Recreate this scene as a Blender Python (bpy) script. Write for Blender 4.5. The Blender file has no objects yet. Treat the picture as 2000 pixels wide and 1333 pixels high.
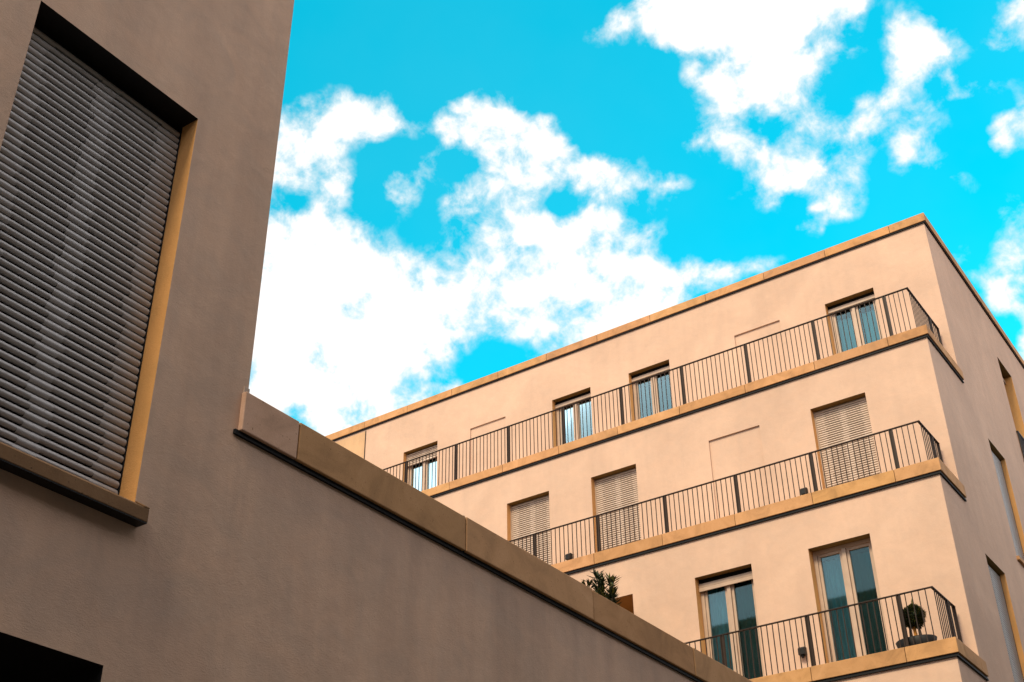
import bpy, math, random
from mathutils import Vector, Matrix
random.seed(7)
C = bpy.context.scene.collection
sc = bpy.context.scene

# ------------------------------------------------------------------ camera
PITCH, ROLL, HEAD = 0.57141668, 0.01331028, 0.60051551
FPX = 2470.36
CAMZ = 1.6
def cam_axes():
    fw = Vector((-math.sin(HEAD)*math.cos(PITCH), math.cos(HEAD)*math.cos(PITCH), math.sin(PITCH)))
    r = Vector((math.cos(HEAD), math.sin(HEAD), 0)); d = fw.cross(r)
    c, s = math.cos(ROLL), math.sin(ROLL)
    return c*r+s*d, -s*r+c*d, fw
RT, DN, FW = cam_axes()
cam = bpy.data.cameras.new('camera'); camo = bpy.data.objects.new('camera', cam); C.objects.link(camo)
cam.sensor_width = 36; cam.lens = FPX/2000*36; cam.clip_end = 3000; cam.clip_start = .05
m = Matrix.Identity(4)
for i in range(3):
    m[i][0] = RT[i]; m[i][1] = -DN[i]; m[i][2] = -FW[i]
m[2][3] = CAMZ
camo.matrix_world = m
sc.camera = camo
def ray(x, y):
    return (RT*(x-1000)+DN*(y-666.5)+FW*FPX).normalized()

# ------------------------------------------------------------------ exposure
sc.view_settings.view_transform = 'Standard'; sc.view_settings.look = 'None'
sc.view_settings.exposure = 0.35; sc.view_settings.gamma = 1

# ------------------------------------------------------------------ sky
SUN_EL, SUN_AZ = math.radians(48), math.radians(180)
w = bpy.data.worlds.new('World'); sc.world = w; w.use_nodes = True
nt = w.node_tree; nt.nodes.clear()
def N(t, **k):
    n = nt.nodes.new(t)
    for a, b in k.items(): setattr(n, a, b)
    return n
def link(a, b): nt.links.new(a, b)
def math_n(op, a, b=None, clamp=False):
    n = N('ShaderNodeMath', operation=op); n.use_clamp = clamp
    for i, v in enumerate((a, b)):
        if v is None: continue
        if isinstance(v, (int, float)): n.inputs[i].default_value = v
        else: link(v, n.inputs[i])
    return n.outputs[0]
def vmath(op, a, b):
    n = N('ShaderNodeVectorMath', operation=op)
    for i, v in enumerate((a, b)):
        if isinstance(v, (tuple, list, Vector)): n.inputs[i].default_value = v
        else: link(v, n.inputs[i])
    return n
out = N('ShaderNodeOutputWorld'); bg = N('ShaderNodeBackground'); link(bg.outputs[0], out.inputs[0])
bg.inputs[1].default_value = 0.1
tc = N('ShaderNodeTexCoord')
dirv = tc.outputs['Generated']
def noise(vec, scale, detail, rough=.55, dist=0., lac=2.0):
    n = N('ShaderNodeTexNoise'); n.inputs['Scale'].default_value = scale; n.inputs['Detail'].default_value = detail
    n.inputs['Roughness'].default_value = rough; n.inputs['Distortion'].default_value = dist; n.inputs['Lacunarity'].default_value = lac
    link(vec, n.inputs['Vector']); return n
# the cloud outlines are ragged: the direction is warped by noise before the banks are laid out
wn = noise(dirv, 16, 3, .55)
wv = vmath('SUBTRACT', wn.outputs['Color'], (.5, .5, .5)).outputs[0]
wv = vmath('MULTIPLY', wv, (.026, .026, .026)).outputs[0]
wdir = vmath('ADD', dirv, wv).outputs[0]
# banks of cloud: direction, half extents, tilt, weight
BL = [(574,605,131,139,153,1.9),(620,305,65,111,147,1.15),(1541,5,178,112,85,1.9),(1284,528,66,150,111,1.18),(1288,28,28,99,69,0.9),(743,725,68,147,51,1.14),(689,506,69,93,59,1.04),
 (540,619,62,50,88,-0.41),(1508,226,87,137,55,1.02),(1014,304,103,74,33,1.9),(1357,277,42,220,0,-0.35),(1536,456,90,220,19,-0.35),(1726,147,65,206,34,1.81),(1951,521,81,155,144,1.38),
 (582,766,47,121,135,0.57),(1023,460,165,136,77,1.04),(1591,416,40,53,46,1.59),(996,686,57,129,15,-1.4),(1166,725,134,189,6,1.03),(1093,388,38,202,134,-0.82),(1379,636,119,29,134,-0.53),
 (1589,48,57,43,43,-0.63),(2012,229,41,28,33,1.52),(1295,299,181,42,150,0.77),(1519,222,32,220,27,-0.22),(692,599,27,76,92,-0.57),(2034,14,58,186,64,1.23),(688,335,37,32,141,0.91),
 (888,255,69,41,142,1.05),(1718,209,30,220,0,-0.53),(795,855,220,58,165,0.84),(755,592,66,105,40,0.97),(1837,83,64,54,148,1.9),(892,541,73,178,7,0.89),(1128,312,86,32,48,0.53),
 (937,444,41,67,64,-0.44),(891,237,220,16,0,0.22),(1921,241,62,85,133,0.74),(514,478,190,36,156,1.15),(470,471,35,45,139,-1.02),(1120,238,17,27,75,-0.25),(881,367,34,61,172,1.08),
 (816,410,218,78,56,-0.69),(1377,281,44,21,0,0.52),(1568,403,30,75,114,-1.02),(704,248,23,74,86,0.66),(1021,273,111,31,112,-0.25),(604,34,220,220,131,-0.1),(1332,548,34,215,129,-0.28),
 (1874,445,220,82,70,-0.76),(831,769,40,52,108,-0.5),(1022,383,61,43,44,-0.58),(1233,19,41,220,160,-0.45),(2007,659,22,62,18,0.6),(1477,240,48,24,6,-0.61),(1652,221,45,78,13,-1.12),
 (1687,-4,68,27,5,0.9),(768,354,53,40,44,1.75),(1960,642,16,25,17,-0.29),(897,760,40,119,74,1.05),(915,758,60,43,69,-1.03),(1889,284,55,27,59,0.31),(1326,618,16,35,93,-0.5),
 (503,301,51,101,141,1.01),(1257,78,90,26,4,0.83),(1795,248,44,82,37,0.87),(1959,82,27,22,22,0.46),(1344,155,59,28,11,0.64),(1316,482,50,32,172,-0.52),(2024,480,41,47,17,0.67),
 (468,494,207,26,159,-0.72),(1276,-37,30,135,44,0.88),(1714,127,220,47,157,-1.25),(737,230,65,39,25,0.85),(1047,183,220,220,70,-0.18),(1605,383,36,49,71,-1.32),(602,841,36,21,176,-0.49),
 (823,344,31,73,19,0.99),(1499,519,58,33,178,0.67),(1281,641,17,28,90,0.68),(1080,401,62,19,179,-0.56),(1355,42,92,146,167,1.28),(681,396,220,27,174,-0.45),(1920,551,29,95,137,0.39),
 (1005,636,56,82,9,1.34),(1920,475,132,28,89,-0.64),(2019,231,68,21,28,-0.84),(1320,139,33,41,168,-0.95),(1559,373,119,45,4,1.58),(1525,313,106,23,1,0.34),(1318,641,62,104,104,0.99),
 (1161,437,54,31,176,0.8),(463,303,50,108,28,-1.08),(2018,711,28,22,117,0.53),(969,315,40,220,81,-0.41),(1911,246,53,220,157,-0.76),(1424,519,17,52,92,0.37),(1168,315,29,21,170,0.46),
 (664,216,62,37,163,0.85),(703,334,119,33,7,-0.93),(1511,-17,21,16,58,-0.21),(526,421,40,16,176,0.24),(719,595,120,20,89,-0.22),(1227,71,73,21,13,-0.56),(1960,273,28,45,9,0.86),
 (1893,160,80,29,0,0.96),(1792,-4,84,220,125,-0.91),(1293,300,58,39,143,-0.9),(866,269,50,28,149,-1.56),(430,804,98,186,120,0.7),(876,269,31,27,80,1.54),(1430,363,26,54,98,-0.63),
 (1284,361,68,24,178,0.77),(1852,311,220,24,168,0.21),(882,323,26,99,175,-0.87),(515,761,30,35,87,0.32),(1311,642,57,19,1,-1.33),(1923,370,220,40,26,0.65),(1839,161,23,29,100,-0.58),
 (1570,396,27,88,173,-0.3)]
BL += [(890,590,85,60,0,.42),(960,650,60,28,0,.2),(783,345,18,24,12,.55),(1692,188,34,34,-30,.35),(1602,402,42,9,-20,.55),(1612,442,9,12,0,.45),
 (1830,332,18,16,0,.35),(1880,180,30,10,12,.3),(665,368,38,24,0,.4),(560,330,50,45,0,.2),(1130,440,45,18,0,.2),(820,230,-1,-1,0,0)][:-1]
def mad(a_, b_, c_):
    n = N('ShaderNodeMath', operation='MULTIPLY_ADD')
    for i, v in enumerate((a_, b_, c_)):
        if isinstance(v, (int, float)): n.inputs[i].default_value = v
        else: link(v, n.inputs[i])
    return n.outputs[0]
def bank(x, y, a, b, ang, wt, prev):
    c = ray(x, y); t = math.radians(ang); cf = c.dot(FW)
    px, py = (x-1000)/FPX, (y-666.5)/FPX
    ex = (RT-FW*px)*FPX; ey = (DN-FW*py)*FPX
    A = (ex*math.cos(t)+ey*math.sin(t))/(a*cf); B = (-ex*math.sin(t)+ey*math.cos(t))/(b*cf)
    d1 = vmath('DOT_PRODUCT', wdir, tuple(A)).outputs['Value']; d2 = vmath('DOT_PRODUCT', wdir, tuple(B)).outputs['Value']
    q = mad(d1, d1, math_n('MULTIPLY', d2, d2))
    return mad(math_n('POWER', .36788, q), wt, prev)
dens = 0.0
for b in BL: dens = bank(*b, dens)
# cloud cover away from this patch of sky
fc = vmath('DOT_PRODUCT', dirv, tuple(FW)).outputs['Value']
mr = N('ShaderNodeMapRange'); mr.inputs[1].default_value = .86; mr.inputs[2].default_value = .70; mr.inputs[3].default_value = 0; mr.inputs[4].default_value = 1.5
link(fc, mr.inputs[0])
big = noise(dirv, 3.2, 5, .55)
cover = math_n('MULTIPLY', mr.outputs[0], math_n('ADD', math_n('MULTIPLY', big.outputs['Fac'], 1.6), .1))
dens = math_n('ADD', dens, cover)
fine = noise(dirv, 34, 8, .60, .2)
fine2 = noise(dirv, 60, 3, .6)
ragg = math_n('ADD', math_n('MULTIPLY', math_n('SUBTRACT', fine.outputs['Fac'], .5), 2.7), math_n('MULTIPLY', math_n('SUBTRACT', fine2.outputs['Fac'], .5), .9))
amp = math_n('ADD', math_n('MULTIPLY', dens, 2.0), .25, True)
dens = math_n('ADD', dens, math_n('MULTIPLY', ragg, amp))
al = N('ShaderNodeMapRange', interpolation_type='SMOOTHSTEP'); al.inputs[1].default_value = .12; al.inputs[2].default_value = 1.16
link(dens, al.inputs[0])
core = N('ShaderNodeMapRange', interpolation_type='SMOOTHSTEP'); core.inputs[1].default_value = .5; core.inputs[2].default_value = 1.2
link(dens, core.inputs[0])
sky = N('ShaderNodeTexSky', sky_type='NISHITA'); sky.sun_disc = False; sky.sun_elevation = SUN_EL; sky.sun_rotation = SUN_AZ
sky.air_density = 1.0; sky.dust_density = .3; sky.ozone_density = 1.5
tint = vmath('MULTIPLY', sky.outputs[0], (0.01, 3.12, 2.45)).outputs[0]
gr = N('ShaderNodeMapRange'); gr.inputs[1].default_value = -.38; gr.inputs[2].default_value = .38; gr.inputs[3].default_value = .92; gr.inputs[4].default_value = 1.27
link(vmath('DOT_PRODUCT', dirv, tuple(RT)).outputs['Value'], gr.inputs[0])
tint = vmath('MULTIPLY', tint, (1, 1, 1)); link(gr.outputs[0], tint.inputs[1]); tint = tint.outputs[0]
cc = N('ShaderNodeMixRGB'); link(core.outputs[0], cc.inputs[0]); cc.inputs[1].default_value = (6.6, 7.5, 7.8, 1); cc.inputs[2].default_value = (9.4, 9.0, 8.8, 1)
oc = mr.outputs[0]; cw = N('ShaderNodeMapRange'); cw.inputs[1].default_value = 0; cw.inputs[2].default_value = 1.5; cw.inputs[3].default_value = 0; cw.inputs[4].default_value = 1; link(oc, cw.inputs[0])
c3 = N('ShaderNodeMixRGB'); link(cw.outputs[0], c3.inputs[0]); link(cc.outputs[0], c3.inputs[1]); c3.inputs[2].default_value = (12.9, 12.7, 13.0, 1); cc = c3
veil = N('ShaderNodeMapRange'); veil.inputs[1].default_value = .42; veil.inputs[2].default_value = .75; veil.inputs[3].default_value = 0; veil.inputs[4].default_value = .025; link(big.outputs['Fac'], veil.inputs[0])
mx = N('ShaderNodeMixRGB'); link(math_n('MAXIMUM', al.outputs[0], veil.outputs[0]), mx.inputs[0]); link(tint, mx.inputs[1]); link(cc.outputs[0], mx.inputs[2])
link(mx.outputs[0], bg.inputs[0])

# ------------------------------------------------------------------ sun (veiled by cloud, so soft)
sl = bpy.data.lights.new('sun', 'SUN'); sl.energy = 3.85; sl.angle = math.radians(16); sl.color = (1.0, .86, .60)
so = bpy.data.objects.new('sun', sl); C.objects.link(so)
sd = Vector((math.sin(SUN_AZ)*math.cos(SUN_EL), math.cos(SUN_AZ)*math.cos(SUN_EL), math.sin(SUN_EL)))
so.rotation_euler = sd.to_track_quat('Z', 'Y').to_euler()

# ------------------------------------------------------------------ materials
def newmat(name):
    m = bpy.data.materials.new(name); m.use_nodes = True
    global nt
    nt = m.node_tree; b = nt.nodes['Principled BSDF']; return m, b
def ramp(fac, stops):
    r = N('ShaderNodeValToRGB'); e = r.color_ramp.elements
    e[0].position, e[0].color = stops[0][0], (*stops[0][1], 1); e[1].position, e[1].color = stops[1][0], (*stops[1][1], 1)
    for p, c in stops[2:]:
        k = e.new(p); k.color = (*c, 1)
    link(fac, r.inputs[0]); return r.outputs[0]
def mixc(fac, a, b, mode='MIX'):
    n = N('ShaderNodeMixRGB', blend_type=mode)
    for i, v in enumerate((fac, a, b)):
        if isinstance(v, (int, float)): n.inputs[i].default_value = v
        elif isinstance(v, tuple): n.inputs[i].default_value = (*v, 1)
        else: link(v, n.inputs[i])
    return n.outputs[0]
def sc3(c, k): return tuple(x*k for x in c)
def mapping(vec, s):
    n = N('ShaderNodeMapping'); n.inputs['Scale'].default_value = s; link(vec, n.inputs['Vector']); return n.outputs[0]

def mat_stucco(name, base, streak=.6, blotch=.8):
    m, b = newmat(name)
    p = N('ShaderNodeTexCoord').outputs['Object']
    n1 = noise(p, .55, 4, .6, .6); c1 = ramp(n1.outputs['Fac'], [(.3, sc3(base, .90)), (.7, sc3(base, 1.08))])
    st = noise(mapping(p, (2.2, 2.2, .22)), 1.6, 4, .6); k = ramp(st.outputs['Fac'], [(.33, (.86, .87, .88)), (.60, (1.04, 1.04, 1.03))])
    c2 = mixc(streak, c1, k, 'MULTIPLY')
    n3 = noise(p, 3.1, 5, .65, 1.0); k3 = ramp(n3.outputs['Fac'], [(.35, (.93, .95, .97)), (.65, (1.05, 1.02, 1.0))])
    c3 = mixc(blotch, c2, k3, 'MULTIPLY')
    g = noise(p, 260, 3, .7); kg = ramp(g.outputs['Fac'], [(.3, (.86, .86, .86)), (.7, (1.10, 1.10, 1.10))])
    c4 = mixc(.7, c3, kg, 'MULTIPLY')
    link(c4, b.inputs['Base Color']); b.inputs['Roughness'].default_value = .93; b.inputs['Specular IOR Level'].default_value = .15
    # float-trowelled render: fine grain, short horizontal drag marks, broad unevenness
    g2 = noise(mapping(p, (1, 1, 2.6)), 55, 4, .7); g3 = noise(p, 5, 3, .5)
    h = math_n('ADD', math_n('ADD', math_n('MULTIPLY', g.outputs['Fac'], .25), math_n('MULTIPLY', g2.outputs['Fac'], .6)), math_n('MULTIPLY', g3.outputs['Fac'], 2.2))
    bp = N('ShaderNodeBump'); bp.inputs['Strength'].default_value = .55; bp.inputs['Distance'].default_value = .006
    link(h, bp.inputs['Height']); link(bp.outputs[0], b.inputs['Normal'])
    return m
def mat_stone(name, base):
    m, b = newmat(name)
    p = N('ShaderNodeTexCoord').outputs['Object']
    at = N('ShaderNodeAttribute'); at.attribute_name = 'tone'
    n1 = noise(p, 2.3, 5, .6, 1.2); c1 = ramp(n1.outputs['Fac'], [(.3, sc3(base, .74)), (.5, base), (.72, (base[0]*1.16, base[1]*1.2, base[2]*1.3))])
    c2 = mixc(1, c1, at.outputs['Color'], 'MULTIPLY')
    v = N('ShaderNodeTexVoronoi'); v.inputs['Scale'].default_value = 46; link(p, v.inputs['Vector'])
    n2 = noise(p, 17, 4, .7); pit = math_n('MULTIPLY', math_n('LESS_THAN', v.outputs['Distance'], .20), math_n('GREATER_THAN', n2.outputs['Fac'], .555))
    c3 = mixc(math_n('MULTIPLY', pit, .7), c2, sc3(base, .45))
    n4 = noise(p, 120, 3, .7); k4 = ramp(n4.outputs['Fac'], [(.3, (.88, .88, .88)), (.7, (1.08, 1.08, 1.08))])
    c4 = mixc(.8, c3, k4, 'MULTIPLY')
    link(c4, b.inputs['Base Color']); b.inputs['Roughness'].default_value = .85; b.inputs['Specular IOR Level'].default_value = .25
    h = math_n('SUBTRACT', math_n('ADD', math_n('MULTIPLY', n4.outputs['Fac'], .5), n2.outputs['Fac']), math_n('MULTIPLY', pit, 1.5))
    bp = N('ShaderNodeBump'); bp.inputs['Strength'].default_value = .5; bp.inputs['Distance'].default_value = .003
    link(h, bp.inputs['Height']); link(bp.outputs[0], b.inputs['Normal'])
    return m
def mat_plain(name, base, rough=.6, spec=.5, var=.12, scale=4, metal=0., bump=0., bscale=80):
    m, b = newmat(name)
    p = N('ShaderNodeTexCoord').outputs['Object']
    n1 = noise(p, scale, 5, .6, .5); c1 = ramp(n1.outputs['Fac'], [(.3, sc3(base, 1-var)), (.7, sc3(base, 1+var))])
    link(c1, b.inputs['Base Color']); b.inputs['Roughness'].default_value = rough; b.inputs['Specular IOR Level'].default_value = spec
    b.inputs['Metallic'].default_value = metal
    if bump:
        n2 = noise(p, bscale, 4, .6); bp = N('ShaderNodeBump'); bp.inputs['Strength'].default_value = bump; bp.inputs['Distance'].default_value = .004
        link(n2.outputs['Fac'], bp.inputs['Height']); link(bp.outputs[0], b.inputs['Normal'])
    return m
def mat_glass(name, refl=.16, tint=(.8, .88, .88)):
    m, b = newmat(name); nt.nodes.remove(b)
    o = nt.nodes['Material Output']
    tr = N('ShaderNodeBsdfTransparent'); tr.inputs[0].default_value = (*tint, 1)
    gl = N('ShaderNodeBsdfGlossy'); gl.inputs['Roughness'].default_value = .03; gl.inputs['Color'].default_value = (.62, .92, 1, 1)
    fr = N('ShaderNodeFresnel'); fr.inputs[0].default_value = 1.5
    f = math_n('ADD', math_n('MULTIPLY', fr.outputs[0], .9), refl, True)
    ms = N('ShaderNodeMixShader'); link(f, ms.inputs[0]); link(tr.outputs[0], ms.inputs[1]); link(gl.outputs[0], ms.inputs[2])
    link(ms.outputs[0], o.inputs[0]); return m

WALL = (.50, .335, .245)
M = dict(
 wall=mat_stucco('peach_stucco', WALL, .30, .5),
 wallw=mat_stucco('weathered_stucco', WALL, .75, 1.0),
 wall2=mat_stucco('ochre_stucco', (.50, .31, .175)),
 stone=mat_stone('ochre_stone', (.42, .215, .088)),
 dark=mat_plain('dark_metal_flashing', (.009, .009, .010), .6, .12),
 rail=mat_plain('dark_bronze_paint', (.020, .010, .006), .5, .2),
 frame=mat_plain('beige_window_paint', (.36, .25, .18), .45, .4),
 shutter=mat_plain('beige_slat_paint', (.46, .35, .275), .38, .5, .06, 9),
 slot=mat_plain('slot_shadow', (.010, .009, .008), .95, .02),
 glass=mat_glass('window_glass', .02, (.72, .86, .88)),
 glassd=mat_glass('window_glass_dark', .0, (.6, .75, .75)),
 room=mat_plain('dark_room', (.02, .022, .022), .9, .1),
 cur_teal=mat_plain('teal_curtain', (.22, .52, .54), .9, .1, .10, 60, bump=.6),
 cur_grey=mat_plain('grey_curtain', (.12, .19, .21), .9, .1, .10, 3),
 cur_pale=mat_plain('pale_curtain', (.24, .36, .40), .9, .1, .08, 3),
 cur_green=mat_plain('green_curtain', (.045, .13, .125), .9, .1, .12, 3),
 cur_mid=mat_plain('blue_green_curtain', (.10, .30, .34), .9, .1, .15, 2),
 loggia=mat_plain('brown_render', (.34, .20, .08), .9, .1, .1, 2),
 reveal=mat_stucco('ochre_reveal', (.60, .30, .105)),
 soffit=mat_stucco('soffit_shade', (.17, .105, .035)),  # reveal colour darkened: shade under the window heads is put in
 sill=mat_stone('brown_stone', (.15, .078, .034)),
 shutter2=mat_plain('shaded_slat_paint', (.37, .345, .335), .32, .5, .06, 9),  # same paint as the beige slats, greyed for the shaded walls
 black=mat_plain('black_lacquer_and_shade', (.012, .011, .011), .5, .15),  # also painted as shade on window heads, garage reveals and sill undersides
 leaf=mat_plain('dark_leaf', (.018, .028, .010), .6, .2, .35, 20),
 leaf2=mat_plain('yellow_green_leaf', (.10, .10, .018), .6, .15, .35, 20),
 bark=mat_plain('orange_brown_bark', (.42, .17, .03), .8, .2, .25, 30),
 bark2=mat_plain('dark_bark', (.05, .035, .025), .8, .2, .25, 30),
 asphalt=mat_plain('asphalt', (.05, .05, .05), .9, .2, .15, 30, bump=.5),
 paving=mat_plain('paving', (.085, .075, .065), .85, .2, .15, 6, bump=.3),
 brick=mat_stucco('brown_stucco', (.11, .09, .075)),
 roof=mat_plain('roof_gravel', (.28, .24, .2), .9, .2, .2, 30, bump=.5),
)

# ------------------------------------------------------------------ mesh helpers
class MB:
    def __init__(s): s.v = []; s.f = []; s.t = []; s.mi = []
    def quad(s, a, b, c, d, t=1., mi=0):
        n = len(s.v); s.v += [tuple(a), tuple(b), tuple(c), tuple(d)]; s.f.append((n, n+1, n+2, n+3)); s.t.append(t); s.mi.append(mi)
    def box(s, x0, x1, y0, y1, z0, z1, t=1., mi=0):
        n = len(s.v)
        s.v += [(x, y, z) for z in (z0, z1) for y in (y0, y1) for x in (x0, x1)]
        for f in ((0,2,3,1),(4,5,7,6),(0,1,5,4),(2,6,7,3),(0,4,6,2),(1,3,7,5)):
            s.f.append(tuple(n+i for i in f)); s.t.append(t); s.mi.append(mi)
    def tube(s, p0, p1, r0, r1, k=8):
        p0 = Vector(p0); p1 = Vector(p1); d = (p1-p0).normalized()
        a = d.orthogonal().normalized(); b = d.cross(a); n = len(s.v)
        for p, r in ((p0, r0), (p1, r1)):
            for i in range(k):
                t = 2*math.pi*i/k; s.v.append(tuple(p+a*(r*math.cos(t))+b*(r*math.sin(t))))
        for i in range(k):
            j = (i+1) % k; s.f.append((n+i, n+j, n+k+j, n+k+i)); s.t.append(1.); s.mi.append(0)
        s.f.append(tuple(n+i for i in range(k))[::-1]); s.f.append(tuple(n+k+i for i in range(k))); s.t += [1., 1.]; s.mi += [0, 0]
    def build(s, name, mats, parent=None, bevel=0., tf=None, smooth=False, loc=None):
        vs = s.v if tf is None else [tf(*p) for p in s.v]
        if loc is not None: vs = [(p[0]-loc[0], p[1]-loc[1], p[2]-loc[2]) for p in vs]
        me = bpy.data.meshes.new(name); me.from_pydata(vs, [], s.f)
        at = me.color_attributes.new('tone', 'FLOAT_COLOR', 'CORNER')
        k = 0
        for fi, f in enumerate(s.f):
            t = s.t[fi]; c = t if isinstance(t, tuple) else (t, t, t)
            for _ in f: at.data[k].color = (*c, 1); k += 1
        for mm in (mats if isinstance(mats, (list, tuple)) else [mats]): me.materials.append(mm)
        for p, mi in zip(me.polygons, s.mi): p.material_index = mi; p.use_smooth = smooth
        me.update(); o = bpy.data.objects.new(name, me); C.objects.link(o)
        if parent is not None: o.parent = parent
        if loc is not None: o.location = loc
        if bevel:
            b = o.modifiers.new('bevel', 'BEVEL'); b.width = bevel; b.segments = 2; b.limit_method = 'ANGLE'
        return o
def tag(o, label=None, cat=None, group=None, kind=None):
    for k, v in (('label', label), ('category', cat), ('group', group), ('kind', kind)):
        if v: o[k] = v
    return o
def empty(name, loc): 
    o = bpy.data.objects.new(name, None); C.objects.link(o); o.location = loc; o.empty_display_size = .3; return o
def holed(mb, tf, u0, u1, z0, z1, holes, depth):
    """wall sheet in (u, out, z) with rectangular openings (a, b, c, d, depth) and their reveals"""
    us = sorted({u0, u1, *[min(max(h[i], u0), u1) for h in holes for i in (0, 1)]})
    zs = sorted({z0, z1, *[min(max(h[i], z0), z1) for h in holes for i in (2, 3)]})
    for i in range(len(us)-1):
        for j in range(len(zs)-1):
            um = (us[i]+us[i+1])/2; zm = (zs[j]+zs[j+1])/2
            if any(h[0] < um < h[1] and h[2] < zm < h[3] for h in holes): continue
            mb.quad(tf(us[i], 0, zs[j]), tf(us[i+1], 0, zs[j]), tf(us[i+1], 0, zs[j+1]), tf(us[i], 0, zs[j+1]))
    for h in holes:
        a, b, c, d = h[:4]; k = h[4] if len(h) > 4 else depth
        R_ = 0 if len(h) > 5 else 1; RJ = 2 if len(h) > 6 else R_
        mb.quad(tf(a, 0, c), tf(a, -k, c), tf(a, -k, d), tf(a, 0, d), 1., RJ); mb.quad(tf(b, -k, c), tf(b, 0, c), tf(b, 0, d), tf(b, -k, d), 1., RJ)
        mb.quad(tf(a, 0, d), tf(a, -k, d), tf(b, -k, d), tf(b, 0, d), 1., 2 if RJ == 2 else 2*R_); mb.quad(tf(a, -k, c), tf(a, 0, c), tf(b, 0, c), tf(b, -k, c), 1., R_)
        if len(h) == 6: mb.quad(tf(a, -k, c), tf(b, -k, c), tf(b, -k, d), tf(a, -k, d))
def face_front(Y): return lambda u, o, z: (u, Y-o, z)     # facade that faces -Y
def face_side(X): return lambda u, o, z: (X+o, u, z)      # facade that faces +X

def shutter_mesh(W, z0, z1, pitch=.045, bulge=.0155):
    """roller shutter curtain in (u, out, z): curved slats, slots open in two bands across the width"""
    mb = MB(); zones = [(0, .17, 0), (.17, .46, 1), (.46, .58, 0), (.58, .86, 1), (.86, 1, 0)]
    H = z1-z0; n = max(1, int(round((H-.05)/pitch))); pitch = (H-.05)/n
    mb.box(0, W, -.008, .010, z0, z0+.047)                       # bottom bar
    for i in range(n):
        zb = z0+.05+i*pitch; rr = random.uniform(-.0008, .0008)
        j = random.uniform(-.022, .022)
        for a, b, op in zones:
            ua = W*(a+(j if a > 0 else 0)); ub = W*(b+(j if b < 1 else 0)); g = (.0140 if op else .0080)+rr
            pts = []
            K = 7
            for k in range(K+1):
                t = k/K; z = zb+g+(pitch-g)*t; o = bulge*math.sin(math.pi*(.12+.80*t))**.8 - .001
                pts.append((o, z))
            pts = [(-.006, zb+g+.001)]+pts+[(-.006, zb+pitch-.0005)]
            for (o1, q1), (o2, q2) in zip(pts, pts[1:]):
                mb.quad((ua, o1, q1), (ub, o1, q1), (ub, o2, q2), (ua, o2, q2))
    mb.quad((0, -.007, z0), (W, -.007, z0), (W, -.007, z1), (0, -.007, z1), 1., 1)
    return mb
def place_tf(tf, u, o): return lambda a, b, z: tf(u+a, o+b, z)

def curtain_mesh(W, z0, z1, waves, amp=.02, ph=0.):
    mb = MB(); n = max(24, int(waves*10))
    prev = None
    for i in range(n+1):
        u = W*i/n; o = amp*math.sin(ph+waves*2*math.pi*i/n+.8*math.sin(3*i/n))*(1+.3*math.sin(i*.7))
        if prev: mb.quad((prev[0], prev[1], z0), (u, o, z0), (u, o, z1), (prev[0], prev[1], z1))
        prev = (u, o)
    return mb

def french_window(tf, parent, u0, u1, z0, z1, depth, drop, curL, curR, glR='glass', glL='glass', vg=.09, label=None, louvre=False):
    W = u1-u0; T = place_tf(tf, u0, -depth)
    f = MB()
    F = .065
    f.box(0, F, -.05, 0, z0, z1); f.box(W-F, W, -.05, 0, z0, z1); f.box(F, W-F, -.05, 0, z1-F, z1); f.box(F, W-F, -.05, 0, z0, z0+.05)
    c = W*.5
    f.box(c-.035, c+.035, -.045, .012, z0+.05, z1-F)
    win = f.build('window', M['frame'], parent, .004, T)
    if label: win['label'] = label
    # two sashes
    for (a, b) in ((F, c-.035), (c+.035, W-F)):
        s = MB(); k = .048
        s.box(a+.002, a+k, -.075, -.018, z0+.052, z1-F-.002); s.box(b-k, b-.002, -.075, -.018, z0+.052, z1-F-.002)
        s.box(a+k, b-k, -.075, -.018, z1-F-k, z1-F-.002); s.box(a+k, b-k, -.075, -.018, z0+.052, z0+.05+k)
        s.build('sash', M['frame'], win, .004, T)
        left = a < c-.1
        g = MB(); g.box(a+k-.004, b-k+.004, -.052, -.046, z0+.05+k-.004, z1-F-k+.004); g.build('pane', M[glL if left else glR], win, 0, T)
        cu = curL if left else curR
        if cu:
            cm = curtain_mesh(b-a-.03, z0+.06, z1-F-vg, 4.5 if left else 3.5, .022, a*7+z0)
            cm.build('curtain', M[cu], win, 0, place_tf(tf, u0+a+.015, -depth-.15))
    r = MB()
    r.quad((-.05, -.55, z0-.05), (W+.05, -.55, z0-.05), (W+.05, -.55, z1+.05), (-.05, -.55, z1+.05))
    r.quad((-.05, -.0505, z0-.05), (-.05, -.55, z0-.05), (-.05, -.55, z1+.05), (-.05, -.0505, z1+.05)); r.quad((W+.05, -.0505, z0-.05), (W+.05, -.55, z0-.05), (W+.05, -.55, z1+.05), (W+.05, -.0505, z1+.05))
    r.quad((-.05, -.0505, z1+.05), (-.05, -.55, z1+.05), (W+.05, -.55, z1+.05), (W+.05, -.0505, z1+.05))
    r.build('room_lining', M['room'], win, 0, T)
    if drop:
        sh = MB(); zt = z1-.03
        if louvre: sh = shutter_mesh(W-.01, z1-drop, z1-.03)
        else:
            hb = max(.05, drop-.085); q = z1-drop
            sh.box(0, W-.01, -.010, .014, q, q+hb*.48); sh.box(0, W-.01, -.012, .010, q+hb*.52, q+hb)
            n0 = len(sh.f); sh.box(0, W-.01, -.03, -.0125, q+.01, z1-.001)
            for n_ in range(n0, len(sh.f)): sh.mi[n_] = 1
        sh.build('roller_shutter', [M['shutter' if louvre else 'frame'], M['slot']], win, 0, place_tf(tf, u0+.005, -depth+.042), smooth=louvre)
    return win
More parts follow.
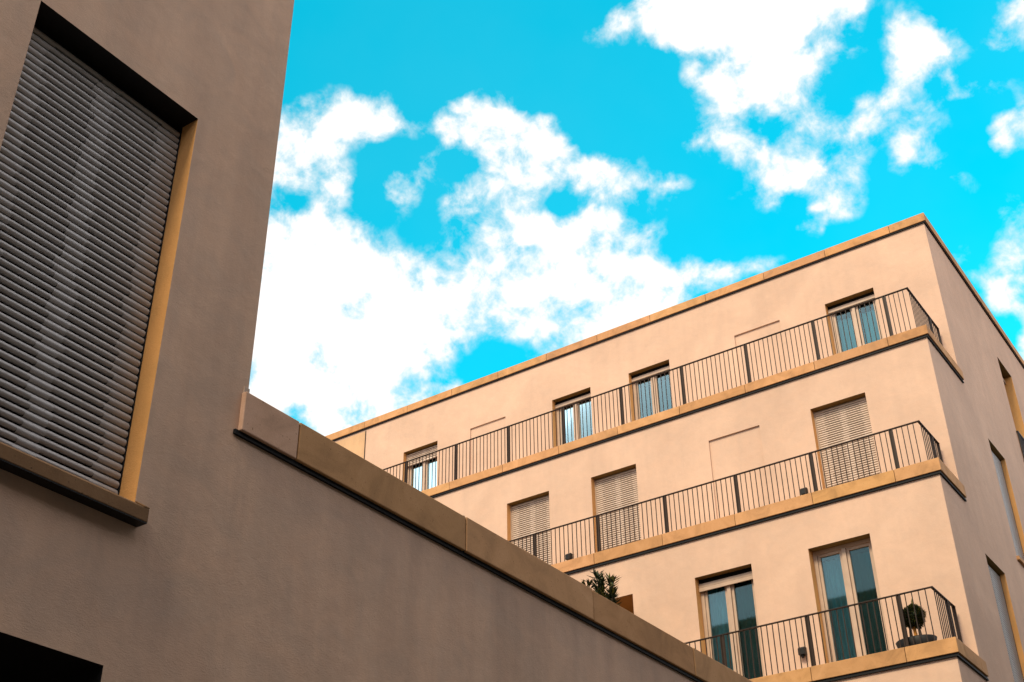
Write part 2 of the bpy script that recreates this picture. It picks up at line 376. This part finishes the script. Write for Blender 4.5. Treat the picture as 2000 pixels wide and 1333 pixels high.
def closed_window(tf, parent, u0, u1, z0, z1, depth, label=None, gap=.05, mat='shutter', gm='frame'):
    """opening closed by its roller shutter: side guides and slatted curtain"""
    W = u1-u0
    g = MB(); T = place_tf(tf, u0, -depth)
    gw = .022 if gm == 'frame' else .006
    g.box(0, gw, -.03, .012, z0, z1); g.box(W-gw, W, -.03, .012, z0, z1); g.box(.022, W-.022, -.06, -.035, z0, z1)
    g.box(.022, W-.022, -.035, -.014, z1-gap, z1)
    win = g.build('window', M[gm], parent, .002, T)
    if label: win['label'] = label
    sm = shutter_mesh(W-2*gw-.006, z0+.004, z1-gap+.02)
    sm.build('roller_shutter', [M[mat], M['slot']], win, 0, place_tf(tf, u0+gw+.003, -depth-.004), smooth=False)
    return win

# ================================================================== ground
g = MB(); g.quad((-400, -400, 0), (400, -400, 0), (400, 400, 0), (-400, 400, 0)); tag(g.build('ground', M['paving']), kind='structure')
g = MB(); g.box(-1.6, 5.2, -60, 120, -.2, .004); 
g = MB(); g.quad((-1.6, -60, .004), (5.2, -60, .004), (5.2, 120, .004), (-1.6, 120, .004)); tag(g.build('road', M['asphalt']), kind='structure')
g = MB(); g.box(-4.45, -1.6, -60, 16, .004, .13); tag(g.build('pavement', M['paving'], None, .015), kind='structure')

# ================================================================== near building (shaded, on the left)
LX = -4.5
FS = face_side(LX)
LB = tag(empty('apartment_building', (LX, 0, 0)), 'shaded brown building close on the left with one large slatted shutter and a low wing', 'building')
def lp(p): return p
YB = 4.045; ZC = 4.79          # end of the tall block, underside of the wing's coping
class _:  pass
def kid(mb, name, mats, parent, **k): return mb.build(name, mats, parent, **k)
def rel(o, root):
    o.matrix_parent_inverse = root.matrix_world.inverted() if False else Matrix.Translation(-Vector(root.location)); return o
wl = MB()
GAR = (-1.6, 3.407, .004, 3.40, .62, 1, 1); WIN = (2.35, 3.43, 4.185, 6.59, .165)
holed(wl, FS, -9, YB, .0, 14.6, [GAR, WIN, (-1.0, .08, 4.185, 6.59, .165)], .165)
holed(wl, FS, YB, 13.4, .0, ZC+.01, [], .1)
wl.quad((LX, YB, ZC), (-20, YB, ZC), (-20, YB, 14.6), (LX, YB, 14.6))
wl.quad((LX, 13.4, 0), (-20, 13.4, 0), (-20, 13.4, ZC+.01), (LX, 13.4, ZC+.01))
wl.quad((LX, -9, 0), (-20, -9, 0), (-20, -9, 14.6), (LX, -9, 14.6))
wl.quad((-20, -9, 0), (-20, 13.4, 0), (-20, 13.4, ZC+.01), (-20, -9, ZC+.01)); wl.quad((-20, -9, ZC+.01), (-20, YB, ZC+.01), (-20, YB, 14.6), (-20, -9, 14.6))
rel(wl.build('wall', [M['wallw'], M['reveal'], M['black']], LB), LB)  # third slot: shade painted black on window heads and garage reveals
for q in (((LX, YB, ZC+.005), (-20, YB, ZC+.005), (-20, 13.4, ZC+.005), (LX, 13.4, ZC+.005)), ((LX, -9, 14.6), (-20, -9, 14.6), (-20, YB, 14.6), (LX, YB, 14.6))):
    r = MB(); r.quad(*q); rel(r.build('roof', M['roof'], LB), LB)
# stone coping of the wing, modelled stone by stone with open joints
cp = MB(); ys = [YB-.045, 4.420, 5.971, 7.515, 9.070, 10.62, 12.17, 13.45]
tones = [(1.08, 1.28, 2.1), (.90, .94, 1.0), (1.05, 1.10, 1.25), (.92, .92, .95), (.98, 1.02, 1.1), (.9, .9, .9), (1, 1, 1)]
for i, (a, b) in enumerate(zip(ys, ys[1:])):
    e = .0025*((i*7) % 3-1)
    if i == 0:
        cp.box(LX-.0, LX+.035, a, b-.004, ZC+.026, 5.05, tones[i]); cp.box(LX-.40, LX-.003, YB+.002, b-.004, ZC+.03, 5.049, tones[i])
    else: cp.box(LX-.40, LX+.035+e, a+.004, b-.004, ZC+.026, 5.05+e, tones[i])
rel(cp.build('coping', M['stone'], LB, .006), LB)
fl = MB(); fl.box(LX-.001, LX+.016, YB-.072, 13.46, ZC-.001, ZC+.0255); fl.box(LX-.38, LX+.02, 5.965, 5.977, ZC+.02, 5.062)
rel(fl.build('flashing', M['dark'], LB), LB)
fl = MB(); fl.box(LX-.30, LX+.006, YB-.035, YB+.006, 5.045, 5.095)
rel(fl.build('upstand', M['frame'], LB, .003), LB)
# roof parapet of the tall block
cp = MB(); y = -9
while y < YB:
    e = min(y+1.5, YB+.04); cp.box(-20.04, LX+.035, y+.004, e-.004, 14.605, 14.85, random.uniform(.88, 1.06)); y += 1.5
rel(cp.build('roof_coping', M['stone'], LB, .006), LB)
# shuttered windows
for (a, b, c, d, k, lab) in ((*WIN, 'large window closed by slatted roller shutter in shade'), (-1.0, .08, 4.185, 6.59, .165, None)):
    win = rel(closed_window(FS, LB, a, b, c, d, k-.028, lab, gap=.06, mat='shutter2', gm='dark'), LB)
    s = MB(); s.box(LX-k+.03, LX-.0, a, b, c-.06, c+.001); s.box(LX, LX+.072, a-.06, b+.035, c-.110, c+.001); s.box(LX, LX+.073, b+.0, b+.036, c+.001, c+.010)
    rel((lambda q: (q.box(LX+.001, LX+.070, a-.058, b+.033, c-.116, c-.1105), q.build('sill_shade_plate', M['black'], LB))[1])(MB()), LB)  # black plate added as painted shade on the sill's underside
    for i_, v_ in enumerate(s.v):
        if v_[0] > LX+.06 and v_[2] > c-.01: s.v[i_] = (v_[0], v_[1], v_[2]-.045)
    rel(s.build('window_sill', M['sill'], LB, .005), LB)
# garage opening, its shaded inside painted black
gd = MB(); gd.quad((LX-.62, -1.6, 0), (LX-.62, 3.407, 0), (LX-.62, 3.407, 3.4), (LX-.62, -1.6, 3.4))
for i in range(26): gd.box(LX-.62, LX-.605, -1.59, 3.40, .02+i*.13, .02+i*.13+.118)
rel(gd.build('garage_door', M['black'], LB), LB)

# unseen building across the street, added to shade the near wall
OB = tag(empty('unseen_shade_building', (5.6, 0, 0)), 'unseen plain building added across the street to shade the near wall', 'building')
o = MB(); o.box(5.6, 18, -40, 34, .005, 12.2); rel(o.build('wall', M['brick'], OB), OB)
o = MB(); o.box(5.55, 18.05, -40.05, 34.05, 12.203, 12.43); rel(o.build('roof_coping', M['stone'], OB, .01), OB)

# ================================================================== far building (terraced, sunlit)
SX = -4.6; XW = -28.0; YE = 42.0
Y4, Y3, Y2, Y1 = 21.625, 19.735, 18.575, 17.40
ZR, Z3, Z2, Z1 = 17.463, 13.703, 10.532, 7.267       # undersides of roof coping and the three terrace bands
TR, T3, T2, T1 = 17.69, 13.935, 10.792, 7.527        # tops of those stones
RB = tag(empty('apartment_building', (SX, Y1, 0)), 'sunlit peach terraced building on the right with iron railings on three set-back floors', 'building')
COL = [(-6.92, -5.87), (-9.0, -7.94), (-11.64, -10.6), (-13.70, -12.65), (-16.07, -15.03), (-18.14, -17.07), (-20.8, -19.75), (-22.9, -21.85), (-25.4, -24.35)]
D = .17
wl = MB()
h4 = [(*COL[i], T3-.10, 16.388, D) for i in (0, 2, 3, 5, 7)]+[(*COL[i], T3-.10, 16.40, .032, 1) for i in (1, 4, 6, 8)]
h3 = [(*COL[i], T2-.10, 13.012, D) for i in (0, 2, 3, 5)]+[(*COL[i], T2-.10, 13.015, .032, 1) for i in (1, 4)]
LOG = (-12.25, -10.225, T1-.10, 9.858, 1.1)
h2 = [(*COL[i], T1-.10, 9.857, D) for i in (0, 1)]
SW = dict(A=(25.70, 26.76, 13.70, 16.33, .2), B=(22.75, 23.82, 10.56, 12.99, .13), C=(20.39, 21.46, 7.40, 9.82, .13))
SW2 = [(y0, y0+1.06, z0, z0+2.43, .13) for y0, z0 in ((29.6, 13.9), (26.6, 10.56), (29.6, 10.56), (24.2, 7.40), (28.2, 7.40))]
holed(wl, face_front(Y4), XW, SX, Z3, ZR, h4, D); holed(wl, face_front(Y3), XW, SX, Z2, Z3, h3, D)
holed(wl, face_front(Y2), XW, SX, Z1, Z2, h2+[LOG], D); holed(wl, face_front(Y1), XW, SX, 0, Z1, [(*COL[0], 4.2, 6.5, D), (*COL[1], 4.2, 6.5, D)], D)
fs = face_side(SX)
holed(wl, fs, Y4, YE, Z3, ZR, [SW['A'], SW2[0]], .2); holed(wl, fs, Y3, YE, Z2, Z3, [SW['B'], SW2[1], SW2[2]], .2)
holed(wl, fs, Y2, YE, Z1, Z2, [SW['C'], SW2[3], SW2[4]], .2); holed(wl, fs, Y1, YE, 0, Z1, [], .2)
for (ya, yb, z) in ((Y3, Y4, Z3), (Y2, Y3, Z2), (Y1, Y2, Z1)):      # terrace floors
    wl.quad((XW, ya, z+.19), (SX, ya, z+.19), (SX, yb, z+.19), (XW, yb, z+.19))
    wl.quad((XW, ya, z), (XW, ya, z+.19), (SX, ya, z+.19), (SX, ya, z))
wl.quad((XW, Y1, 0), (XW, YE, 0), (XW, YE, Z1), (XW, Y1, Z1)); wl.quad((XW, Y2, Z1), (XW, YE, Z1), (XW, YE, Z2), (XW, Y2, Z2))
wl.quad((XW, Y3, Z2), (XW, YE, Z2), (XW, YE, Z3), (XW, Y3, Z3)); wl.quad((XW, Y4, Z3), (XW, YE, Z3), (XW, YE, ZR), (XW, Y4, ZR))
wl.quad((XW, YE, 0), (SX, YE, 0), (SX, YE, ZR), (XW, YE, ZR)); wl.quad((XW, Y4, ZR), (SX, Y4, ZR), (SX, YE, ZR), (XW, YE, ZR))
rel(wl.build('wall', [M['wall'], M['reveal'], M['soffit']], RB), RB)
# left end bay of the top floor: panel of a slightly different render, standing 3 mm proud beyond an open joint
jp = MB(); jp.box(XW, -19.455, Y4-.004, Y4-.0005, Z3+.2, ZR-.05); rel(jp.build('wall_panel', M['wall2'], RB), RB)
jp = MB(); jp.box(-19.449, -19.425, Y4-.012, Y4-.0005, Z3+.2, ZR-.05); rel(jp.build('joint_strip', M['rail'], RB), RB)
# loggia interior
lg = MB(); Tg = face_front(Y2)
a, b, c, d, k = LOG
e = .004
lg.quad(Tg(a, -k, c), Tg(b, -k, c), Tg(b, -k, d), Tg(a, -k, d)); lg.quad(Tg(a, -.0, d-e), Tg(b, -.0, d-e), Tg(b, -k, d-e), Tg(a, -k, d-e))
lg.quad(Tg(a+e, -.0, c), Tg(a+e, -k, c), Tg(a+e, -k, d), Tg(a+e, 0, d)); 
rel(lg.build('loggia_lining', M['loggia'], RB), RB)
P = .05
def band(name, y0, yend, z0, z1, off, side_end, seed, x_end=XW):
    """stone band with open joints along the front and round the corner"""
    rnd = random.Random(seed); cp = MB(); g1 = .034 if name == 'roof_coping' else .046
    xs = [SX+P]; x = off
    while x > x_end: xs.append(x); x -= 1.4155
    xs.append(x_end-.02)
    for i, (b, a) in enumerate(zip(xs, xs[1:])):
        t = rnd.uniform(.9, 1.07); t = (t, t*rnd.uniform(.97, 1.03), t*rnd.uniform(.94, 1.10)); e = rnd.uniform(-.0015, .0015)
        g0 = .004 if i else 0
        cp.box(a+.004, b-g0, y0-P+e, y0+.30, z0+g1, z1+e, t)
    ysl = [y0+.304]; y = y0+.30+rnd.uniform(.7, 1.1)
    while y < side_end-.2: ysl.append(y); y += 1.4155
    ysl.append(side_end)
    for a, b in zip(ysl, ysl[1:]):
        t = rnd.uniform(.9, 1.06); cp.box(SX-.30, SX+P, a+.001, b-.004, z0+g1, z1+rnd.uniform(-.001, .001), t)
    o = cp.build(name, M['stone'], RB, .005); rel(o, RB)
    fl = MB(); h = .062
    fl.box(x_end, SX+.030, y0-.030, y0-.0005, z0, z0+g1-.001); fl.box(SX+.0005, SX+.024, y0+.0, side_end+.015, z0+g1*.55, z0+g1-.001)
    fl.box(SX+.0005, SX+.030, y0, side_end+.03, z0-.002, z0+g1*.35)
    rel(fl.build('flashing', M['dark'], RB), RB)
band('roof_coping', Y4, YE+.05, ZR, TR, -5.30, YE+.05, 3)
band('terrace_coping', Y3, Y4, Z3, T3, -5.28, Y4+.05, 4)
band('terrace_coping', Y2, Y3, Z2, T2, -5.288, Y3+.06, 5)
band('terrace_coping', Y1, Y2, Z1, T1, -5.282, Y2+.12, 6)
# windows on the fronts
def fw(Y, i, z0, z1, **k): return rel(french_window(face_front(Y), RB, *COL[i], z0, z1, D, **k), RB)
zb = T3-.10
fw(Y4, 0, zb, 16.388, drop=.17, vg=.24, curL='cur_teal', curR='cur_teal', label='top floor window with turquoise textured curtains')
fw(Y4, 2, zb, 16.388, drop=.17, vg=.24, curL='cur_grey', curR='cur_grey')
fw(Y4, 3, zb, 16.388, drop=.17, vg=.24, curL='cur_grey', curR='cur_grey', label='top floor window with a dark gap beside its grey curtain')
fw(Y4, 5, zb, 16.388, drop=.36, vg=.4, curL='cur_pale', curR='cur_pale', louvre=True, label='top floor window with half lowered slats and pale curtains')
fw(Y4, 7, zb, 16.388, drop=.17, vg=.24, curL='cur_grey', curR='cur_grey')
fw(Y2, 0, T1-.10, 9.857, drop=0, curL='cur_mid', curR='cur_green', glR='glassd', label='tall window with blue green curtain on one side and dark green glass on the other')
fw(Y2, 1, T1-.10, 9.857, drop=.22, curL='cur_mid', curR='cur_green', glR='glassd', label='tall window under a short lowered slat box')
for i in (0, 2, 3, 5): rel(closed_window(face_front(Y3), RB, *COL[i], T2-.10, 13.012, D-.03), RB)
for i in (0, 1): rel(closed_window(face_front(Y1), RB, *COL[i], 4.2, 6.5, D-.03), RB)
# windows on the side wall
for k in ('B', 'C'):
    a, b, c, d, dd = SW[k]; rel(closed_window(fs, RB, a, b, c, d, dd-.03, mat='shutter2', gm='dark'), RB)
    s = MB(); s.box(SX-.15, SX+.05, a-.06, b+.06, c-.07, c+.003); rel(s.build('window_sill', M['stone'], RB, .005), RB)
for a, b, c, d, dd in SW2:
    rel(closed_window(fs, RB, a, b, c, d, dd-.03, mat='shutter2', gm='dark'), RB)
    s = MB(); s.box(SX-.15, SX+.05, a-.06, b+.06, c-.07, c+.003); rel(s.build('window_sill', M['stone'], RB, .005), RB)
a, b, c, d, dd = SW['A']
rel(french_window(fs, RB, a, b, c, d, dd, .16, 'cur_grey', 'cur_grey', label='side window with a dark guard rail across its foot'), RB)
jr = MB(); jr.box(SX+.005, SX+.045, a-.05, b+.05, c+.70, c+.73); jr.box(SX+.005, SX+.045, a-.05, b+.05, c+.0, c+.03)
n = 11
for i in range(n+1):
    y = a-.05+(b-a+.1-.02)*i/n; jr.box(SX+.012, SX+.035, y, y+.02, c+.03, c+.70)
rel(jr.build('guard_rail', M['rail'], RB), RB)

# ---- railings
bal = []      # every baluster: (distance, data, parent)
CAMP = Vector((0, 0, CAMZ))
def railing(y0, yend, zt, ztop, posts, label, side_post):
    yr = y0+.10; xr = SX-.18; x1 = XW+.3
    h = MB(); h.box(x1, xr+.022, yr-.022, yr+.022, ztop-.014, ztop); h.box(xr-.022, xr+.022, yr+.0225, yend-.09, ztop-.014, ztop)
    R_ = rel(h.build('railing', M['rail'], RB, .002), RB); R_['label'] = label
    zb = zt-.03
    def post(x, y, along):
        p = MB()
        if along: 
            p.box(x-.030, x-.016, y-.022, y+.022, zb, ztop-.014); p.box(x+.016, x+.030, y-.022, y+.022, zb, ztop-.014); p.box(x-.016, x+.016, y-.006, y+.006, zb, ztop-.014)
        else:
            p.box(x-.022, x+.022, y-.034, y-.018, zb, ztop-.014); p.box(x-.022, x+.022, y+.018, y+.034, zb, ztop-.014); p.box(x-.006, x+.006, y-.018, y+.018, zb, ztop-.014)
        p.build('post', M['rail'], R_)
    for x in posts: post(x, yr, True)
    post(xr, side_post, False)
    e = MB(); e.box(xr-.018, xr+.018, yend-.125, yend-.092, zb, ztop-.014); e.build('post', M['rail'], R_)
    px = sorted([xr+.0]+posts, reverse=True)
    xs = []
    for b, a in zip(px, px[1:]):
        L = b-a; n = max(1, round(L/.0945)); xs += [b-L*i/n for i in range(1, n)]
    for x in xs: bal.append([(Vector((x, yr, zt))-CAMP).length, (x, yr, zb, ztop-.014), R_])
    ys = []
    for a, b in ((yr, side_post), (side_post, yend-.11)):
        n = max(1, round((b-a)/.0945)); ys += [a+(b-a)*i/n for i in range(1, n)]
    for y in ys: bal.append([(Vector((xr, y, zt))-CAMP).length, (xr, y, zb, ztop-.014), R_])
    return R_
def plist(x0, n): return [x0-1.4145*i for i in range(n)]
R3 = railing(Y3, Y4, T3, 14.905, plist(-5.225, 16), 'dark iron railing along the top terrace', 21.02)
R2 = railing(Y2, Y3, T2, 11.59, plist(-5.255, 16), 'dark iron railing along the middle terrace', 19.28)
R1 = railing(Y1, Y2, T1, 8.355, plist(-5.28, 16), 'dark iron railing along the lowest terrace', 18.14)
bal.sort(key=lambda q: q[0])
def vis(q):    # the ones the street sees past the low wing
    return q[1][0] > {R1: -9.0, R2: -13.2, R3: -17.6}[q[2]]
tick = MB(); tick.box(-.0062, .0062, -.0062, .0062, 0, 1)
near = [q for q in bal if vis(q)][:100]; nid = {id(q) for q in near}
cache = {}
for q in near:
    x, y, za, zb_ = q[1]; hgt = round(zb_-za, 4)
    if hgt not in cache:
        t = MB(); t.box(-.0062, .0062, -.0062, .0062, 0, hgt); o = t.build('baluster', M['rail'], q[2]); cache[hgt] = o.data
    else: o = bpy.data.objects.new('baluster', cache[hgt]); C.objects.link(o); o.parent = q[2]
    o.location = (x, y, za)
rest = MB()
for q in bal:
    if id(q) in nid: continue
    x, y, za, zb_ = q[1]; rest.box(x-.0062, x+.0062, y-.0062, y+.0062, za, zb_)
tag(rel(rest.build('baluster', M['rail'], RB), RB), kind='stuff')

# ---- terrace wall lamps
def lamp(x, Y, z, knob, label):
    root = tag(empty('wall_lamp', (x, Y, z)), label, 'wall lamp', 'small dark lamps on the terrace walls')
    b = MB(); hw = .055
    prof = [(0, -.0), (.10, -.0), (.10, .10), (.06, .13), (0, .13)]
    n = len(prof)
    for s_ in (-hw, hw): b.v += [(s_, -o-.0005, z_) for o, z_ in prof]
    b.f = [tuple(range(n)), tuple(range(2*n-1, n-1, -1))]+[(i, n+i, n+(i+1) % n, (i+1) % n) for i in range(n)]
    b.t = [1.]*len(b.f); b.mi = [0]*len(b.f)
    b.build('housing', M['black'], root, .004)
    if knob:
        k = MB(); k.tube((0, -.055, -.001), (0, -.055, -.04), .028, .02, 12); k.build('lens', M['dark'], root)
    return root
lamp(-12.20, Y3, 11.37, False, 'small dark lamp box behind the middle railing, left of its widest shutter')
lamp(-7.25, Y3, 11.36, False, 'small dark lamp box behind the middle railing near the corner shutter')
lamp(-7.24, Y2, 8.13, True, 'dark box lamp with a round foot between the two tall lowest windows')

# ---- plants
def leaf(mb, p, d, L, wd, up, mi=0):
    d = d.normalized(); s = d.cross(up).normalized()*wd; nrm = s.cross(d).normalized()
    a = p; b = p+d*L*.45+s+nrm*.1*wd; c = p+d*L; e = p+d*L*.45-s+nrm*.1*wd; mid = p+d*L*.5-nrm*wd*.35
    n = len(mb.v); mb.v += [tuple(a), tuple(b), tuple(c), tuple(e), tuple(mid)]
    for f in ((0, 1, 4), (1, 2, 4), (2, 3, 4), (3, 0, 4)): mb.f.append(tuple(n+i for i in f)); mb.t.append(1.); mb.mi.append(mi)
rnd = random.Random(21)
ox, oy, oz = -10.44, 17.86, Z1+.19
SH = tag(empty('leafy_shrub', (ox, oy, oz)), 'dark oleander-like shrub with pointed leaves rising beside the brown opening', 'shrub')
st = MB(); fo = MB()
for (dx, dz) in ((-.27, 2.46), (-.33, 2.20), (-.14, 2.36), (.0, 2.56), (.05, 2.30), (.16, 2.42), (.25, 2.34), (.22, 2.1), (-.2, 2.05), (.08, 2.0), (-.05, 2.1), (.27, 1.95), (-.08, 1.85), (.18, 1.8), (-.30, 2.36), (-.22, 2.28), (-.08, 2.26), (.10, 2.36), (.20, 2.25), (.30, 2.22), (-.02, 2.42), (.30, 2.05), (.12, 2.15)):
    b0 = Vector((dx*.15, rnd.uniform(-.05, .05), 0)); mid = Vector((dx*.6, rnd.uniform(-.08, .08), dz*.55)); dz = dz+.06; tip = Vector((dx, rnd.uniform(-.18, .18), dz))
    st.tube(b0, mid, .013, .010, 6); st.tube(mid, tip, .010, .005, 6)
    ax = (tip-mid).normalized()
    for k in range(46):
        t = rnd.random()**.6; p = mid+(tip-mid)*t; a = rnd.uniform(0, 6.28)
        side = (ax.orthogonal().normalized()*math.cos(a)+ax.cross(ax.orthogonal().normalized())*math.sin(a))
        d = side*rnd.uniform(.6, 1.0)+ax*rnd.uniform(.35, .95) if k > 7 else side*rnd.uniform(.2, .5)+ax
        leaf(fo, p, d, rnd.uniform(.13, .21), rnd.uniform(.018, .028), ax, 1 if rnd.random() < .14 else 0)
st.build('stem', M['bark2'], SH); fo.build('foliage', [M['leaf'], M['leaf2']], SH)
pt = MB(); pt.box(-.28, .28, -.2, .2, -.0, .40); pt.build('pot', M['black'], SH, .01)

tx, ty = -5.21, 17.74
TP = tag(empty('potted_topiary', (tx, ty, Z1+.19)), 'round clipped evergreen on a short trunk in a wide black bowl at the terrace corner', 'potted plant')
bw = MB(); K = 28; prof = [(.17, 0), (.26, .12), (.30, .26), (.285, .275), (.27, .255), (.0, .245)]
for (r_, z_) in prof:
    for i in range(K): bw.v.append((r_*math.cos(2*math.pi*i/K), r_*.62*math.sin(2*math.pi*i/K), z_))
for j in range(len(prof)-1):
    for i in range(K):
        bw.f.append((j*K+i, j*K+(i+1) % K, (j+1)*K+(i+1) % K, (j+1)*K+i)); bw.t.append(1.); bw.mi.append(0)
bw.build('pot', M['black'], TP, smooth=True)
tr = MB(); tr.tube((.02, 0, .2), (0, 0, .48), .030, .020, 10); tr.tube((.03, .01, .2), (.07, .02, .32), .02, .012, 8); tr.build('trunk', M['bark'], TP)
tr = MB(); tr.tube((.095, -.01, .2), (.06, 0, .56), .022, .016, 8); tr.tube((-.075, .0, .2), (-.05, 0, .56), .020, .014, 8); tr.build('stem', M['bark2'], TP)
fo = MB(); rnd = random.Random(5); ctr = Vector((0.02, 0, .61))
core = MB(); R0 = .135
for a in range(14):
    for b in range(9):
        def sp(i, j):
            th = 2*math.pi*(i % 14)/14; ph = math.pi*j/9; rr = R0*(1+.10*math.sin(3*th+j)); return (ctr.x+rr*math.sin(ph)*math.cos(th), ctr.y+rr*math.sin(ph)*math.sin(th), ctr.z+rr*math.cos(ph))
        fo.quad(sp(a, b), sp(a+1, b), sp(a+1, b+1), sp(a, b+1))
for k in range(3400):
    d = Vector((rnd.gauss(0, 1), rnd.gauss(0, 1), rnd.gauss(0, 1))).normalized(); rr = .175*rnd.random()**.35*(1+.10*math.sin(5*d.x+3)*math.sin(4*d.z+1))
    p = ctr+d*rr*.86; dd = (d+Vector((rnd.uniform(-.5, .5), rnd.uniform(-.5, .5), rnd.uniform(-.3, .6))))
    leaf(fo, p, dd, rnd.uniform(.028, .06), rnd.uniform(.005, .009), Vector((.1, .2, 1)), 1 if rr > .15 and rnd.random() < .4 else 0)
for k in range(26):
    p = ctr+Vector((.01+.0008*k, 0, .14+.004*k)); leaf(fo, p, Vector((rnd.uniform(-1, 1), rnd.uniform(-1, 1), 1.4)), .035, .005, Vector((.1, 1, .2)), 1)
fo.build('foliage', [M['leaf'], M['leaf2']], TP)
